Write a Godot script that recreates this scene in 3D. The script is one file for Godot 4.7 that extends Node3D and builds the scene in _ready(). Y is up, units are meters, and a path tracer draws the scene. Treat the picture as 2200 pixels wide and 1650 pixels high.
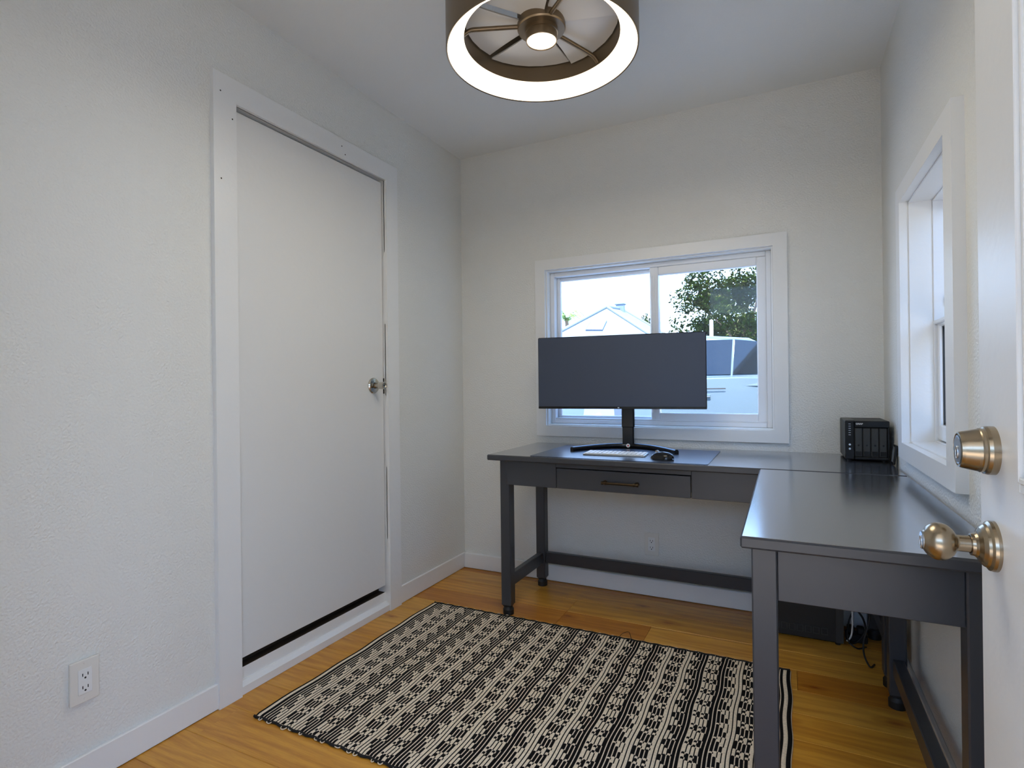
extends Node3D

const H := 2.44
const W := 2.121
const NEAR := 2.76
const DESK := 0.76

var M := {}
var used := {}
var rng := RandomNumberGenerator.new()
var uv_scale := Vector2(1, 1)
var uv_off := Vector2.ZERO

# ------------------------------------------------------------------ builders
func new_st() -> SurfaceTool:
	var s := SurfaceTool.new()
	s.begin(Mesh.PRIMITIVE_TRIANGLES)
	return s

func poly(s: SurfaceTool, pts: Array, n: Vector3) -> void:
	var a: Vector3 = pts[0]
	var b: Vector3 = pts[1]
	var c: Vector3 = pts[2]
	var ccw := (b - a).cross(c - a).dot(n) > 0.0
	var an := n.abs()
	for i in range(1, pts.size() - 1):
		var t := [pts[0], pts[i + 1], pts[i]] if ccw else [pts[0], pts[i], pts[i + 1]]
		for v in t:
			s.set_normal(n)
			var q := Vector2(v.x, v.z)
			if an.x > an.y and an.x > an.z:
				q = Vector2(v.z, v.y)
			elif an.z > an.y:
				q = Vector2(v.x, v.y)
			s.set_uv(q * uv_scale + uv_off)
			s.add_vertex(v)

func bx(s: SurfaceTool, lo: Vector3, hi: Vector3, c := 0.0015) -> void:
	var mid := (lo + hi) / 2.0
	var h := (hi - lo) / 2.0
	c = minf(c, minf(h.x, minf(h.y, h.z)) * 0.45)
	for a in 3:
		var b := (a + 1) % 3
		var d := (a + 2) % 3
		for sg in [-1.0, 1.0]:
			var pts := []
			for q in [[-1, -1], [1, -1], [1, 1], [-1, 1]]:
				var p := Vector3.ZERO
				p[a] = sg * h[a]
				p[b] = q[0] * (h[b] - c)
				p[d] = q[1] * (h[d] - c)
				pts.append(p + mid)
			var n := Vector3.ZERO
			n[a] = sg
			poly(s, pts, n)
		if c <= 0.0:
			continue
		for sb in [-1.0, 1.0]:
			for sd in [-1.0, 1.0]:
				var pts := []
				for q in [[-1, 1, 0], [1, 1, 0], [1, 0, 1], [-1, 0, 1]]:
					var p := Vector3.ZERO
					p[a] = q[0] * (h[a] - c)
					p[b] = sb * (h[b] if q[1] == 1 else h[b] - c)
					p[d] = sd * (h[d] if q[2] == 1 else h[d] - c)
					pts.append(p + mid)
				var n := Vector3.ZERO
				n[b] = sb
				n[d] = sd
				poly(s, pts, n.normalized())
	if c > 0.0:
		for x in [-1.0, 1.0]:
			for y in [-1.0, 1.0]:
				for z in [-1.0, 1.0]:
					var k := Vector3(x, y, z)
					poly(s, [mid + k * (h - Vector3(0, c, c)), mid + k * (h - Vector3(c, 0, c)), mid + k * (h - Vector3(c, c, 0))], k.normalized())

func prism(s: SurfaceTool, pts: Array, off: Vector3) -> void:
	var n := off.normalized()
	var mid := Vector3.ZERO
	var far := []
	for p in pts:
		mid += p / pts.size()
		far.append(p + off)
	poly(s, far, n)
	poly(s, pts, -n)
	for i in pts.size():
		var j := (i + 1) % pts.size()
		var e: Vector3 = pts[j] - pts[i]
		var m := e.cross(off).normalized()
		if m.dot((pts[i] + pts[j]) / 2.0 - mid) < 0.0:
			m = -m
		poly(s, [pts[i], pts[j], far[j], far[i]], m)

# profile of (radius, height) turned round the local y axis of xf
func lathe(s: SurfaceTool, prof: Array, xf := Transform3D.IDENTITY, seg := 32, smooth := false) -> void:
	var ns := []
	for i in prof.size() - 1:
		var d: Vector2 = prof[i + 1] - prof[i]
		ns.append(Vector2(d.y, -d.x).normalized())
	for i in prof.size() - 1:
		var n0: Vector2 = ns[i]
		var n1: Vector2 = ns[i]
		if smooth:
			if i > 0:
				n0 = (ns[i - 1] + ns[i]).normalized()
			if i < ns.size() - 1:
				n1 = (ns[i + 1] + ns[i]).normalized()
		for k in seg:
			var a := TAU * k / seg
			var b := TAU * (k + 1) / seg
			var v := []
			for q in [[prof[i], a, n0], [prof[i + 1], a, n1], [prof[i + 1], b, n1], [prof[i], b, n0]]:
				var r: Vector2 = q[0]
				var m: Vector2 = q[2]
				v.append([xf * Vector3(cos(q[1]) * r.x, r.y, sin(q[1]) * r.x), (xf.basis * Vector3(cos(q[1]) * m.x, m.y, sin(q[1]) * m.x)).normalized()])
			var fn: Vector3 = xf.basis * Vector3(cos((a + b) / 2) * ns[i].x, ns[i].y, sin((a + b) / 2) * ns[i].x)
			put4(s, v, fn)

func put4(s: SurfaceTool, v: Array, fn: Vector3) -> void:
	var ccw: bool = (v[2][0] - v[0][0]).cross(v[3][0] - v[1][0]).dot(fn) > 0.0
	for t in ([[0, 2, 1], [0, 3, 2]] if ccw else [[0, 1, 2], [0, 2, 3]]):
		if v[t[0]][0].is_equal_approx(v[t[1]][0]) or v[t[1]][0].is_equal_approx(v[t[2]][0]) or v[t[0]][0].is_equal_approx(v[t[2]][0]):
			continue
		for i in t:
			s.set_normal(v[i][1])
			s.set_uv(Vector2(v[i][0].x, v[i][0].y))
			s.add_vertex(v[i][0])

func tube(s: SurfaceTool, pts: Array, r: float, seg := 8, caps := true) -> void:
	var rings := []
	var up := Vector3.UP
	for i in pts.size():
		var t: Vector3 = (pts[mini(i + 1, pts.size() - 1)] - pts[maxi(i - 1, 0)]).normalized()
		if absf(t.dot(up)) > 0.95:
			up = Vector3.RIGHT if absf(t.x) < 0.9 else Vector3.BACK
		var u := (up - t * up.dot(t)).normalized()
		up = u
		var w := t.cross(u)
		var ring := []
		for k in seg:
			var a := TAU * k / seg
			var n := u * cos(a) + w * sin(a)
			ring.append([pts[i] + n * r, n])
		rings.append(ring)
	for i in pts.size() - 1:
		for k in seg:
			var j := (k + 1) % seg
			put4(s, [rings[i][k], rings[i + 1][k], rings[i + 1][j], rings[i][j]], rings[i][k][1] + rings[i][j][1])
	if caps:
		for e in [0, pts.size() - 1]:
			var c := []
			for q in rings[e]:
				c.append(q[0])
			var d: Vector3 = pts[0] - pts[1] if e == 0 else pts[e] - pts[e - 1]
			poly(s, c, d.normalized())

func curve(pts: Array, steps := 6) -> Array:
	var out := []
	for i in pts.size() - 1:
		var a: Vector3 = pts[maxi(i - 1, 0)]
		var d: Vector3 = pts[mini(i + 2, pts.size() - 1)]
		for k in steps:
			out.append(pts[i].cubic_interpolate(pts[i + 1], a, d, float(k) / steps))
	out.append(pts[-1])
	return out

# sections: arrays of [position, normal-less] loops of equal size, joined smoothly
func loft(s: SurfaceTool, loops: Array, closed := false) -> void:
	var n: int = loops[0].size()
	var nor := []
	for i in loops.size():
		var row := []
		for k in n:
			var du: Vector3 = loops[mini(i + 1, loops.size() - 1)][k] - loops[maxi(i - 1, 0)][k]
			var k1 := (k + 1) % n if closed else mini(k + 1, n - 1)
			var k0 := (k - 1 + n) % n if closed else maxi(k - 1, 0)
			var dv: Vector3 = loops[i][k1] - loops[i][k0]
			row.append(du.cross(dv).normalized())
		nor.append(row)
	for i in loops.size() - 1:
		for k in (n if closed else n - 1):
			var j := (k + 1) % n
			put4(s, [[loops[i][k], nor[i][k]], [loops[i + 1][k], nor[i + 1][k]], [loops[i + 1][j], nor[i + 1][j]], [loops[i][j], nor[i][j]]], nor[i][k] + nor[i + 1][j])

func numbered(called: String) -> String:
	var n: int = used.get(called, 0)
	used[called] = n + 1
	return called if n == 0 else "%s_%03d" % [called, n]

func tag(o: Node, label: String, category: String, group := "", kind := "") -> void:
	o.set_meta("label", label)
	o.set_meta("category", category)
	if group:
		o.set_meta("group", group)
	if kind:
		o.set_meta("kind", kind)

func thing(called: String, label: String, category: String, at := Vector3.ZERO, group := "", kind := "") -> Node3D:
	var o := Node3D.new()
	o.name = numbered(called)
	o.position = at
	add_child(o)
	tag(o, label, category, group, kind)
	return o

# a mesh made in the scene's own coordinates, hung under a thing (or under a part of one)
func part(parent: Node3D, called: String, s: SurfaceTool, m: Material, local := false) -> MeshInstance3D:
	s.set_material(m)
	var o := MeshInstance3D.new()
	o.name = called
	o.mesh = s.commit()
	if not local and parent.get_parent() == self:
		o.position = -parent.position
	parent.add_child(o, true)
	return o

func one(called: String, s: SurfaceTool, m: Material, label: String, category: String, kind := "", group := "") -> MeshInstance3D:
	s.set_material(m)
	var o := MeshInstance3D.new()
	o.name = numbered(called)
	o.mesh = s.commit()
	add_child(o)
	tag(o, label, category, group, kind)
	return o

func box_part(parent: Node3D, called: String, lo: Vector3, hi: Vector3, m: Material, c := 0.0015, local := false) -> MeshInstance3D:
	var s := new_st()
	bx(s, lo, hi, c)
	return part(parent, called, s, m, local)

func V(x: float, y: float, z: float) -> Vector3:
	return Vector3(x, y, z)

func axis_to(dir: Vector3, at: Vector3) -> Transform3D:
	var y := dir.normalized()
	var x := y.cross(Vector3.UP if absf(y.y) < 0.9 else Vector3.RIGHT).normalized()
	return Transform3D(Basis(x, y, x.cross(y)), at)

# ------------------------------------------------------------------ materials
func mat(c: Color, rough := 0.6, metal := 0.0, spec := 0.5) -> StandardMaterial3D:
	var m := StandardMaterial3D.new()
	m.albedo_color = c
	m.roughness = rough
	m.metallic = metal
	m.metallic_specular = spec
	return m

func noise_tex(freq: float, seed_: int, size := 512, octaves := 2, ramp: Gradient = null) -> NoiseTexture2D:
	var n := FastNoiseLite.new()
	n.seed = seed_
	n.noise_type = FastNoiseLite.TYPE_SIMPLEX_SMOOTH
	n.frequency = freq
	n.fractal_octaves = octaves
	var t := NoiseTexture2D.new()
	t.width = size
	t.height = size
	t.seamless = true
	t.noise = n
	if ramp:
		t.color_ramp = ramp
	return t

func bumpy(m: StandardMaterial3D, t: Texture2D, metres: float, cm: float) -> StandardMaterial3D:
	m.uv1_triplanar = true
	m.uv1_world_triplanar = true
	m.uv1_scale = Vector3.ONE / metres
	m.heightmap_enabled = true
	m.heightmap_texture = t
	m.heightmap_scale = cm
	return m

func wood_image() -> ImageTexture:
	var n := FastNoiseLite.new()
	n.seed = 11
	n.frequency = 1.0
	n.fractal_octaves = 3
	var w := 1024
	var h := 768
	var knots := [[0.12, 0.4, 0.010], [0.31, 2.55, 0.014], [0.47, 1.62, 0.008], [0.63, 3.3, 0.012], [0.8, 0.7, 0.009], [0.9, 4.6, 0.013], [0.22, 5.5, 0.011], [0.55, 4.35, 0.007], [0.72, 2.2, 0.008]]
	var data := PackedByteArray()
	data.resize(w * h * 3)
	var base := Vector3(0.89, 0.67, 0.28)
	var dark := Vector3(0.63, 0.38, 0.10)
	for y in h:
		var row := float(y) / h * 6.0
		var k := floori(row)
		var v := (row - k) * 0.152
		for x in w:
			var u := float(x) / w * 2.2
			var wig := n.get_noise_2d(u * 1.4 + k * 31.0, v * 9.0) * 0.05
			var fine := n.get_noise_2d(u * 9.0 + k * 17.0, (v + wig * 0.2) * 420.0)
			var rings := sin((v + wig) * (150.0 + 35.0 * sin(k * 2.1)) + n.get_noise_2d(u * 0.8, k * 5.0) * 5.0)
			var broad := n.get_noise_2d(u * 1.1 + k * 7.0, v * 22.0 + 40.0)
			var f := clampf(0.22 + 0.22 * fine + 0.10 * rings + 0.30 * broad, 0.0, 1.0)
			for q in knots:
				if int(q[1]) == k:
					var dx: float = (u - q[0] * 2.2) / (q[2] * 2.4)
					var dy: float = (v - 0.152 * (q[1] - k)) / q[2]
					var r := sqrt(dx * dx + dy * dy)
					if r < 3.0:
						f += 0.95 * exp(-r * r * 1.2) + 0.22 * exp(-(r - 1.6) * (r - 1.6) * 4.0)
			var c := base.lerp(dark, clampf(f, 0.0, 1.35))
			var i := (y * w + x) * 3
			data[i] = int(clampf(c.x, 0.05, 1) * 255)
			data[i + 1] = int(clampf(c.y, 0.03, 1) * 255)
			data[i + 2] = int(clampf(c.z, 0.02, 1) * 255)
	return ImageTexture.create_from_image(Image.create_from_data(w, h, false, Image.FORMAT_RGB8, data))

const PAIRS := 132
const BEATS := 14

# true where the thick yarn of that pair is dark
func rug_dark(pair: int, t: float) -> bool:
	var f := fposmod(t * BEATS, 1.0)
	if pair < 4 or pair > PAIRS - 3:
		return pair % 3 != 1
	var k := (pair - 4) % 22
	if k < 3:
		return f > 0.10 + k * 0.26
	if k < 5:
		return false
	if k < 9:
		if f < 0.55:
			return true
		return k % 2 == 0 and f > 0.68 and f < 0.86
	if k < 11:
		return false
	if k < 14:
		return f < 0.36 + (k - 11) * 0.26
	if k < 16:
		return true
	if k < 20:
		if f < 0.55:
			return false
		return not (k % 2 == 0 and f > 0.68 and f < 0.86)
	return true

func rug_image() -> ImageTexture:
	var w := PAIRS * 12
	var h := 1204
	var n := FastNoiseLite.new()
	n.seed = 5
	n.frequency = 0.09
	var img := Image.create(w, h, false, Image.FORMAT_RGB8)
	var dk := Color(0.10, 0.097, 0.10)
	var lt := Color(0.93, 0.87, 0.78)
	for y in h:
		var t := float(y) / h
		for p in PAIRS:
			var d := rug_dark(p, t + 0.004 * sin(p * 1.7))
			for x in 12:
				var thick := x < 9
				var c := dk if d == thick else lt
				var g := 1.0 + 0.10 * n.get_noise_2d(p * 12 + x, y)
				img.set_pixel(p * 12 + x, y, Color(c.r * g, c.g * g, c.b * g))
	return ImageTexture.create_from_image(img)

func make_materials() -> void:
	var peel := noise_tex(0.085, 3, 512, 2)
	var fine := noise_tex(0.05, 8, 512, 3)
	M.wall = bumpy(mat(Color(0.91, 0.905, 0.88), 0.55), peel, 0.42, 0.16)
	M.ceiling = bumpy(mat(Color(0.93, 0.93, 0.915), 0.8), peel, 0.5, 0.05)
	M.trim = bumpy(mat(Color(0.935, 0.932, 0.92), 0.32), fine, 0.6, 0.03)
	M.door = bumpy(mat(Color(0.91, 0.905, 0.89), 0.38), fine, 0.8, 0.04)
	M.vinyl = mat(Color(0.94, 0.945, 0.95), 0.28)
	M.plastic = mat(Color(0.90, 0.885, 0.85), 0.35)
	M.dark_slot = mat(Color(0.06, 0.055, 0.05), 0.8)
	M.desk = bumpy(mat(Color(0.235, 0.24, 0.255), 0.32), fine, 0.35, 0.006)
	M.desktop = bumpy(mat(Color(0.235, 0.24, 0.255), 0.17, 0.0, 0.72), fine, 0.35, 0.002)
	M.desktop.clearcoat_enabled = true
	M.desktop.clearcoat = 0.9
	M.desktop.clearcoat_roughness = 0.16
	M.rubber = mat(Color(0.09, 0.09, 0.095), 0.55)
	M.black = mat(Color(0.07, 0.072, 0.08), 0.4)
	M.gloss_black = mat(Color(0.05, 0.055, 0.065), 0.22)
	M.screen = mat(Color(0.235, 0.27, 0.34), 0.45)
	M.pad = bumpy(mat(Color(0.24, 0.27, 0.33), 0.26), fine, 0.2, 0.004)
	M.key = mat(Color(0.93, 0.93, 0.92), 0.45)
	M.alu = mat(Color(0.82, 0.83, 0.84), 0.3, 0.9)
	M.nickel = mat(Color(0.66, 0.60, 0.51), 0.27, 1.0)
	M.chrome = mat(Color(0.76, 0.74, 0.70), 0.16, 1.0)
	M.cylinder = mat(Color(0.68, 0.69, 0.70), 0.25, 1.0)
	M.bronze = mat(Color(0.50, 0.44, 0.36), 0.36, 0.85)
	M.pull = mat(Color(0.27, 0.22, 0.16), 0.35, 0.9)
	M.blade = mat(Color(0.86, 0.85, 0.83), 0.4)
	M.led = mat(Color(1, 0.97, 0.92), 0.4)
	M.led.emission_enabled = true
	M.led.emission = Color(1.0, 0.93, 0.82)
	M.led.emission_energy_multiplier = 2.2
	M.glass = mat(Color(0.9, 0.97, 0.96, 0.04), 0.02, 0.0, 0.2)
	M.glass.transparency = BaseMaterial3D.TRANSPARENCY_ALPHA
	M.white = mat(Color(0.92, 0.92, 0.91), 0.5)
	M.red = mat(Color(0.75, 0.12, 0.10), 0.5)
	M.dark_wood = bumpy(mat(Color(0.19, 0.15, 0.11), 0.6), fine, 0.12, 0.02)
	M.tower = mat(Color(0.115, 0.115, 0.105), 0.5)
	M.grille = mat(Color(0.22, 0.22, 0.21), 0.5)
	M.fabric = mat(Color(0.1, 0.1, 0.105), 0.9)
	M.cream = mat(Color(0.93, 0.87, 0.78), 0.9)
	# floor boards: one grain picture, five tones of oak
	var grain := wood_image()
	M.wood = []
	for c in [Color(1, 1, 1), Color(0.93, 0.88, 0.80), Color(1.0, 0.97, 0.90), Color(0.88, 0.79, 0.67), Color(0.97, 0.93, 0.86)]:
		var m := mat(c, 0.34)
		m.albedo_texture = grain
		m.heightmap_enabled = true
		m.heightmap_texture = grain
		m.heightmap_scale = 0.012
		M.wood.append(m)
	M.rug = mat(Color.WHITE, 0.95, 0.0, 0.2)
	M.rug.albedo_texture = rug_image()
	# outdoors
	M.concrete = bumpy(mat(Color(0.78, 0.77, 0.74), 0.9), fine, 2.0, 0.2)
	M.patio = bumpy(mat(Color(0.72, 0.66, 0.58), 0.9), fine, 2.0, 0.2)
	M.siding = bumpy(mat(Color(0.47, 0.44, 0.36), 0.8), fine, 0.7, 0.05)
	M.roof = bumpy(mat(Color(0.37, 0.42, 0.45), 0.9), peel, 1.5, 0.5)
	M.house = mat(Color(0.80, 0.79, 0.75), 0.8)
	M.paint = mat(Color(0.36, 0.44, 0.50), 0.28, 0.35)
	M.paint.clearcoat_enabled = true
	M.paint.clearcoat = 0.7
	M.paint.clearcoat_roughness = 0.06
	M.car_glass = mat(Color(0.06, 0.08, 0.11), 0.05)
	M.tyre = mat(Color(0.06, 0.06, 0.065), 0.85)
	M.bark = mat(Color(0.36, 0.30, 0.24), 0.9)
	M.leaf = mat(Color(0.66, 0.77, 0.50), 0.5)
	M.leaf.backlight_enabled = true
	M.leaf.backlight = Color(0.55, 0.7, 0.3)
	M.leaf.vertex_color_use_as_albedo = true
	M.bin = mat(Color(0.36, 0.42, 0.50), 0.6)

# ------------------------------------------------------------------ scene
func _ready() -> void:
	rng.seed = 42
	# camera
	var cam := Camera3D.new()
	cam.name = "camera"
	cam.fov = 69.214
	cam.near = 0.02
	cam.far = 300.0
	cam.position = V(1.7371, 1.0832, 2.87)
	cam.basis = Basis.from_euler(V(deg_to_rad(0.0893), deg_to_rad(26.1495), deg_to_rad(-0.6617)), EULER_ORDER_YXZ)
	add_child(cam)
	cam.current = true
	# sky and exposure
	var env := Environment.new()
	env.background_mode = Environment.BG_SKY
	var sky := ProceduralSkyMaterial.new()
	sky.sky_top_color = Color(0.50, 0.70, 1.0)
	sky.sky_horizon_color = Color(0.78, 0.89, 1.0)
	sky.sky_curve = 0.25
	sky.ground_bottom_color = Color(0.45, 0.45, 0.45)
	sky.ground_horizon_color = Color(0.75, 0.78, 0.80)
	sky.sky_energy_multiplier = 2.5
	sky.ground_energy_multiplier = 1.0
	env.sky = Sky.new()
	env.sky.sky_material = sky
	env.tonemap_mode = Environment.TONE_MAPPER_LINEAR
	env.tonemap_exposure = 1.0
	env.sdfgi_enabled = true
	env.ssao_enabled = true
	env.ssil_enabled = true
	var we := WorldEnvironment.new()
	we.name = "world"
	we.environment = env
	add_child(we)
	# high sun over the end of the house: it reaches the street, not the openings
	var sun := DirectionalLight3D.new()
	sun.name = "sun"
	sun.light_color = Color(1.0, 0.96, 0.9)
	sun.light_energy = 6.5
	sun.light_angular_distance = 0.6
	sun.shadow_enabled = true
	sun.sky_mode = DirectionalLight3D.SKY_MODE_LIGHT_ONLY
	add_child(sun)
	sun.look_at_from_position(V(0, 10, 0), V(0, 10, 0) + V(-0.10, -0.80, -0.58), Vector3.UP)

	make_materials()
	build_shell()
	build_floor()
	build_left_door()
	build_back_window()
	build_side_window()
	build_entry_door()
	build_desks()
	build_fan_light()
	build_rug()
	build_desk_items()
	build_outlets()
	build_under_desk()
	build_outdoors()

func build_shell() -> void:
	var s := new_st()
	# wall with the closet door, opening z 0.71..1.55
	bx(s, V(-0.12, -0.1, -0.14), V(0, H, 0.71), 0)
	bx(s, V(-0.12, -0.1, 1.55), V(0, H, NEAR + 0.12), 0)
	bx(s, V(-0.12, 2.09, 0.71), V(0, H, 1.55), 0)
	one("wall_left", s, M.wall, "textured white side wall around the white closet door", "wall", "structure")
	s = new_st()
	bx(s, V(0, -0.1, -0.14), V(0.545, H, 0), 0)
	bx(s, V(1.691, -0.1, -0.14), V(W + 0.14, H, 0), 0)
	bx(s, V(0.545, -0.1, -0.14), V(1.691, 0.856, 0), 0)
	bx(s, V(0.545, 1.717, -0.14), V(1.691, H, 0), 0)
	one("wall_back", s, M.wall, "textured white end wall behind the monitor and desk", "wall", "structure")
	s = new_st()
	bx(s, V(W, -0.1, 0), V(W + 0.14, H, 0.558), 0)
	bx(s, V(W, -0.1, 1.15), V(W + 0.14, H, NEAR + 0.12), 0)
	bx(s, V(W, -0.1, 0.558), V(W + 0.14, 0.869, 1.15), 0)
	bx(s, V(W, 1.695, 0.558), V(W + 0.14, H, 1.15), 0)
	one("wall_right", s, M.wall, "textured white wall with the narrow sash window above the return desk", "wall", "structure")
	s = new_st()
	bx(s, V(0, -0.1, NEAR), V(1.07, H, NEAR + 0.12), 0)
	bx(s, V(2.0, -0.1, NEAR), V(W, H, NEAR + 0.12), 0)
	bx(s, V(1.07, 2.06, NEAR), V(2.0, H, NEAR + 0.12), 0)
	one("wall_front", s, M.wall, "white wall around the entry doorway", "wall", "structure")
	s = new_st()
	bx(s, V(-0.12, H, -0.14), V(W + 0.14, H + 0.2, NEAR + 0.12), 0)
	one("ceiling", s, M.ceiling, "plain off-white ceiling above the ring light", "ceiling", "structure")
	# roof over the room, its eaves standing out over both windows
	s = new_st()
	bx(s, V(-0.4, H + 0.2, -0.45), V(W + 0.70, H + 0.32, NEAR + 0.4), 0.01)
	bx(s, V(W + 0.60, H + 0.02, -0.45), V(W + 0.70, H + 0.2, NEAR + 0.4), 0.005)
	one("roof", s, M.house, "flat roof over the room with deep eaves", "roof", "structure")
	# baseboards
	s = new_st()
	bx(s, V(0, 0.002, 0.012), V(0.012, 0.087, 0.64), 0.002)
	var o := thing("baseboard_left", "white baseboard along the wall with the closet door", "baseboard", V(0.006, 0, 1.3), "", "structure")
	part(o, "board", s, M.trim)
	s = new_st()
	bx(s, V(0, 0.002, 1.625), V(0.012, 0.087, NEAR), 0.002)
	part(o, "board", s, M.trim)
	o = thing("baseboard_back", "white baseboard along the end wall under the window", "baseboard", V(1.0, 0, 0.01), "", "structure")
	s = new_st()
	bx(s, V(0.012, 0.002, 0.0), V(W, 0.088, 0.026), 0.003)
	part(o, "board", s, M.trim)
	o = thing("baseboard_right", "white baseboard below the narrow sash window", "baseboard", V(W - 0.006, 0, 1.3), "", "structure")
	s = new_st()
	bx(s, V(W - 0.013, 0.002, 0.026), V(W, 0.088, NEAR), 0.002)
	part(o, "board", s, M.trim)

func build_floor() -> void:
	var f := thing("floor", "honey oak plank floor with dark knots", "floor", V(W / 2, 0, NEAR / 2), "", "structure")
	box_part(f, "underlay", V(0.0, -0.1, 0.0), V(W, -0.0125, NEAR + 0.12), M.dark_wood, 0)
	var pitch := 0.152
	var z0 := 0.375 - 3 * pitch
	var cuts := {2: [0.79], 3: [0.79, 1.19], 4: [0.55, 1.765], 5: [0.98], 6: [0.4, 1.6], 10: [0.62], 12: [0.95]}
	for r in 22:
		var a := z0 + r * pitch
		var b := a + pitch
		if b < 0.01 or a > NEAR + 0.12:
			continue
		var xs := [0.0]
		if cuts.has(r):
			xs.append_array(cuts[r])
		else:
			xs.append(rng.randf_range(0.3, 1.9))
		xs.append(W)
		for i in xs.size() - 1:
			var k: int = rng.randi() % 6
			var tone: int = [0, 1, 2, 4, 0, 2, 3][rng.randi() % 7]
			if r == 4 and i == 2:
				tone = 3
			if r == 3 and i == 1:
				tone = 3
			uv_scale = Vector2(1 / 2.2, 1.0 / (6 * pitch))
			uv_off = Vector2(rng.randf(), float(k) / 6.0 - a / (6 * pitch))
			var s := new_st()
			var zb := minf(b, NEAR + 0.12)
			var g := 0.0004
			bx(s, V(xs[i] + g, -0.012, maxf(a, 0.0) + g), V(xs[i + 1] - g, 0, zb - g), 0.0012)
			part(f, "plank", s, M.wood[tone])
	uv_scale = Vector2.ONE
	uv_off = Vector2.ZERO

func casing_x(o: Node3D, x0: float, t: float, z0: float, z1: float, y0: float, y1: float, oz0: float, oz1: float, oy0: float, oy1: float, sides: Array) -> void:
	# mitred boards round an opening in a wall across x; inner z0..z1, y0..y1, outer oz, oy
	var off := V(t, 0, 0)
	for q in sides:
		var s := new_st()
		match q:
			"far": prism(s, [V(x0, oy0, oz0), V(x0, y0, z0), V(x0, y1, z0), V(x0, oy1, oz0)], off)
			"near": prism(s, [V(x0, oy0, oz1), V(x0, y0, z1), V(x0, y1, z1), V(x0, oy1, oz1)], off)
			"top": prism(s, [V(x0, oy1, oz0), V(x0, y1, z0), V(x0, y1, z1), V(x0, oy1, oz1)], off)
			"low": prism(s, [V(x0, oy0, oz0), V(x0, y0, z0), V(x0, y0, z1), V(x0, oy0, oz1)], off)
		part(o, "casing_board", s, M.trim)

func build_left_door() -> void:
	var d := thing("door_1", "flat white closet door in its white casing, with a steel knob", "door", V(0, 0, 1.13), "", "structure")
	casing_x(d, 0.0, 0.018, 0.722, 1.539, 0.0, 2.079, 0.637, 1.627, 0.0, 2.163, ["far", "near", "top"])
	# jambs and head
	box_part(d, "jamb", V(-0.12, 0, 0.71), V(0.004, 2.079, 0.722), M.trim, 0)
	box_part(d, "jamb", V(-0.12, 0, 1.539), V(0.004, 2.079, 1.55), M.trim, 0)
	box_part(d, "head_jamb", V(-0.12, 2.079, 0.71), V(0.004, 2.09, 1.55), M.trim, 0)
	box_part(d, "door_stop", V(-0.06, 0.12, 0.722), V(-0.047, 2.079, 0.735), M.trim, 0)
	box_part(d, "door_stop", V(-0.06, 2.068, 0.735), V(-0.047, 2.079, 1.526), M.trim, 0)
	# the leaf
	var leaf := box_part(d, "leaf", V(-0.042, 0.122, 0.729), V(-0.007, 2.068, 1.537), M.door, 0.002)
	# knob: rose, neck, drum
	var s := new_st()
	var k := axis_to(Vector3.RIGHT, V(-0.007, 1.087, 0.803))
	lathe(s, [Vector2(0, 0), Vector2(0.037, 0), Vector2(0.037, 0.004), Vector2(0.033, 0.009), Vector2(0.015, 0.012)], k, 36)
	part(leaf, "rose", s, M.chrome)
	s = new_st()
	lathe(s, [Vector2(0.013, 0.01), Vector2(0.013, 0.03), Vector2(0.016, 0.036), Vector2(0.017, 0.066), Vector2(0.0155, 0.070), Vector2(0.010, 0.071), Vector2(0.010, 0.066), Vector2(0.0, 0.066)], k, 28)
	part(leaf, "knob", s, M.chrome)
	s = new_st()
	lathe(s, [Vector2(0.0, 0.0672), Vector2(0.0045, 0.0672)], k, 16)
	part(leaf, "lock_button", s, M.dark_slot)
	# strike cut in the jamb
	box_part(d, "strike_hole", V(-0.028, 1.048, 0.7215), V(-0.006, 1.075, 0.7228), M.dark_slot, 0)
	box_part(d, "strike_hole", V(-0.028, 1.105, 0.7215), V(-0.006, 1.122, 0.7228), M.dark_slot, 0)
	# hinge leaves showing as slim dark slots beside the casing
	for y in [1.85, 0.405]:
		s = new_st()
		bx(s, V(-0.0072, y - 0.055, 1.5345), V(-0.004, y + 0.055, 1.5385), 0)
		tube(s, [V(-0.004, y - 0.05, 1.5372), V(-0.004, y + 0.05, 1.5372)], 0.0022, 8)
		part(d, "hinge", s, M.dark_slot)
	# gap, riser and toe board under the leaf
	box_part(d, "threshold", V(-0.12, 0.0, 0.722), V(-0.0145, 0.086, 1.539), M.dark_wood, 0.001)
	box_part(d, "sill_back", V(-0.075, 0.086, 0.722), V(-0.055, 0.14, 1.539), M.dark_wood, 0)
	box_part(d, "riser", V(-0.0145, 0.0, 0.722), V(-0.012, 0.0865, 1.539), M.trim, 0.002)
	s = new_st()
	prism(s, [V(-0.012, 0.002, 0.7225), V(0.012, 0.002, 0.7225), V(0.012, 0.030, 0.7225), V(-0.004, 0.044, 0.7225), V(-0.012, 0.044, 0.7225)], V(0, 0, 0.816))
	part(d, "toe_board", s, M.trim)
	box_part(d, "closet_back", V(-0.16, 0, 0.68), V(-0.121, 2.12, 1.58), M.wall, 0)
	# filled nail heads on the casing
	for q in [V(0.0182, 2.10, 1.60), V(0.0182, 2.02, 1.555), V(0.0182, 1.80, 1.60), V(0.0182, 2.13, 1.02), V(0.0182, 2.10, 1.0)]:
		s = new_st()
		lathe(s, [Vector2(0, 0.0003), Vector2(0.0025, 0.0003), Vector2(0.003, -0.0004)], axis_to(Vector3.RIGHT, q), 10)
		part(d, "nail_head", s, M.dark_wood)

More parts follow.
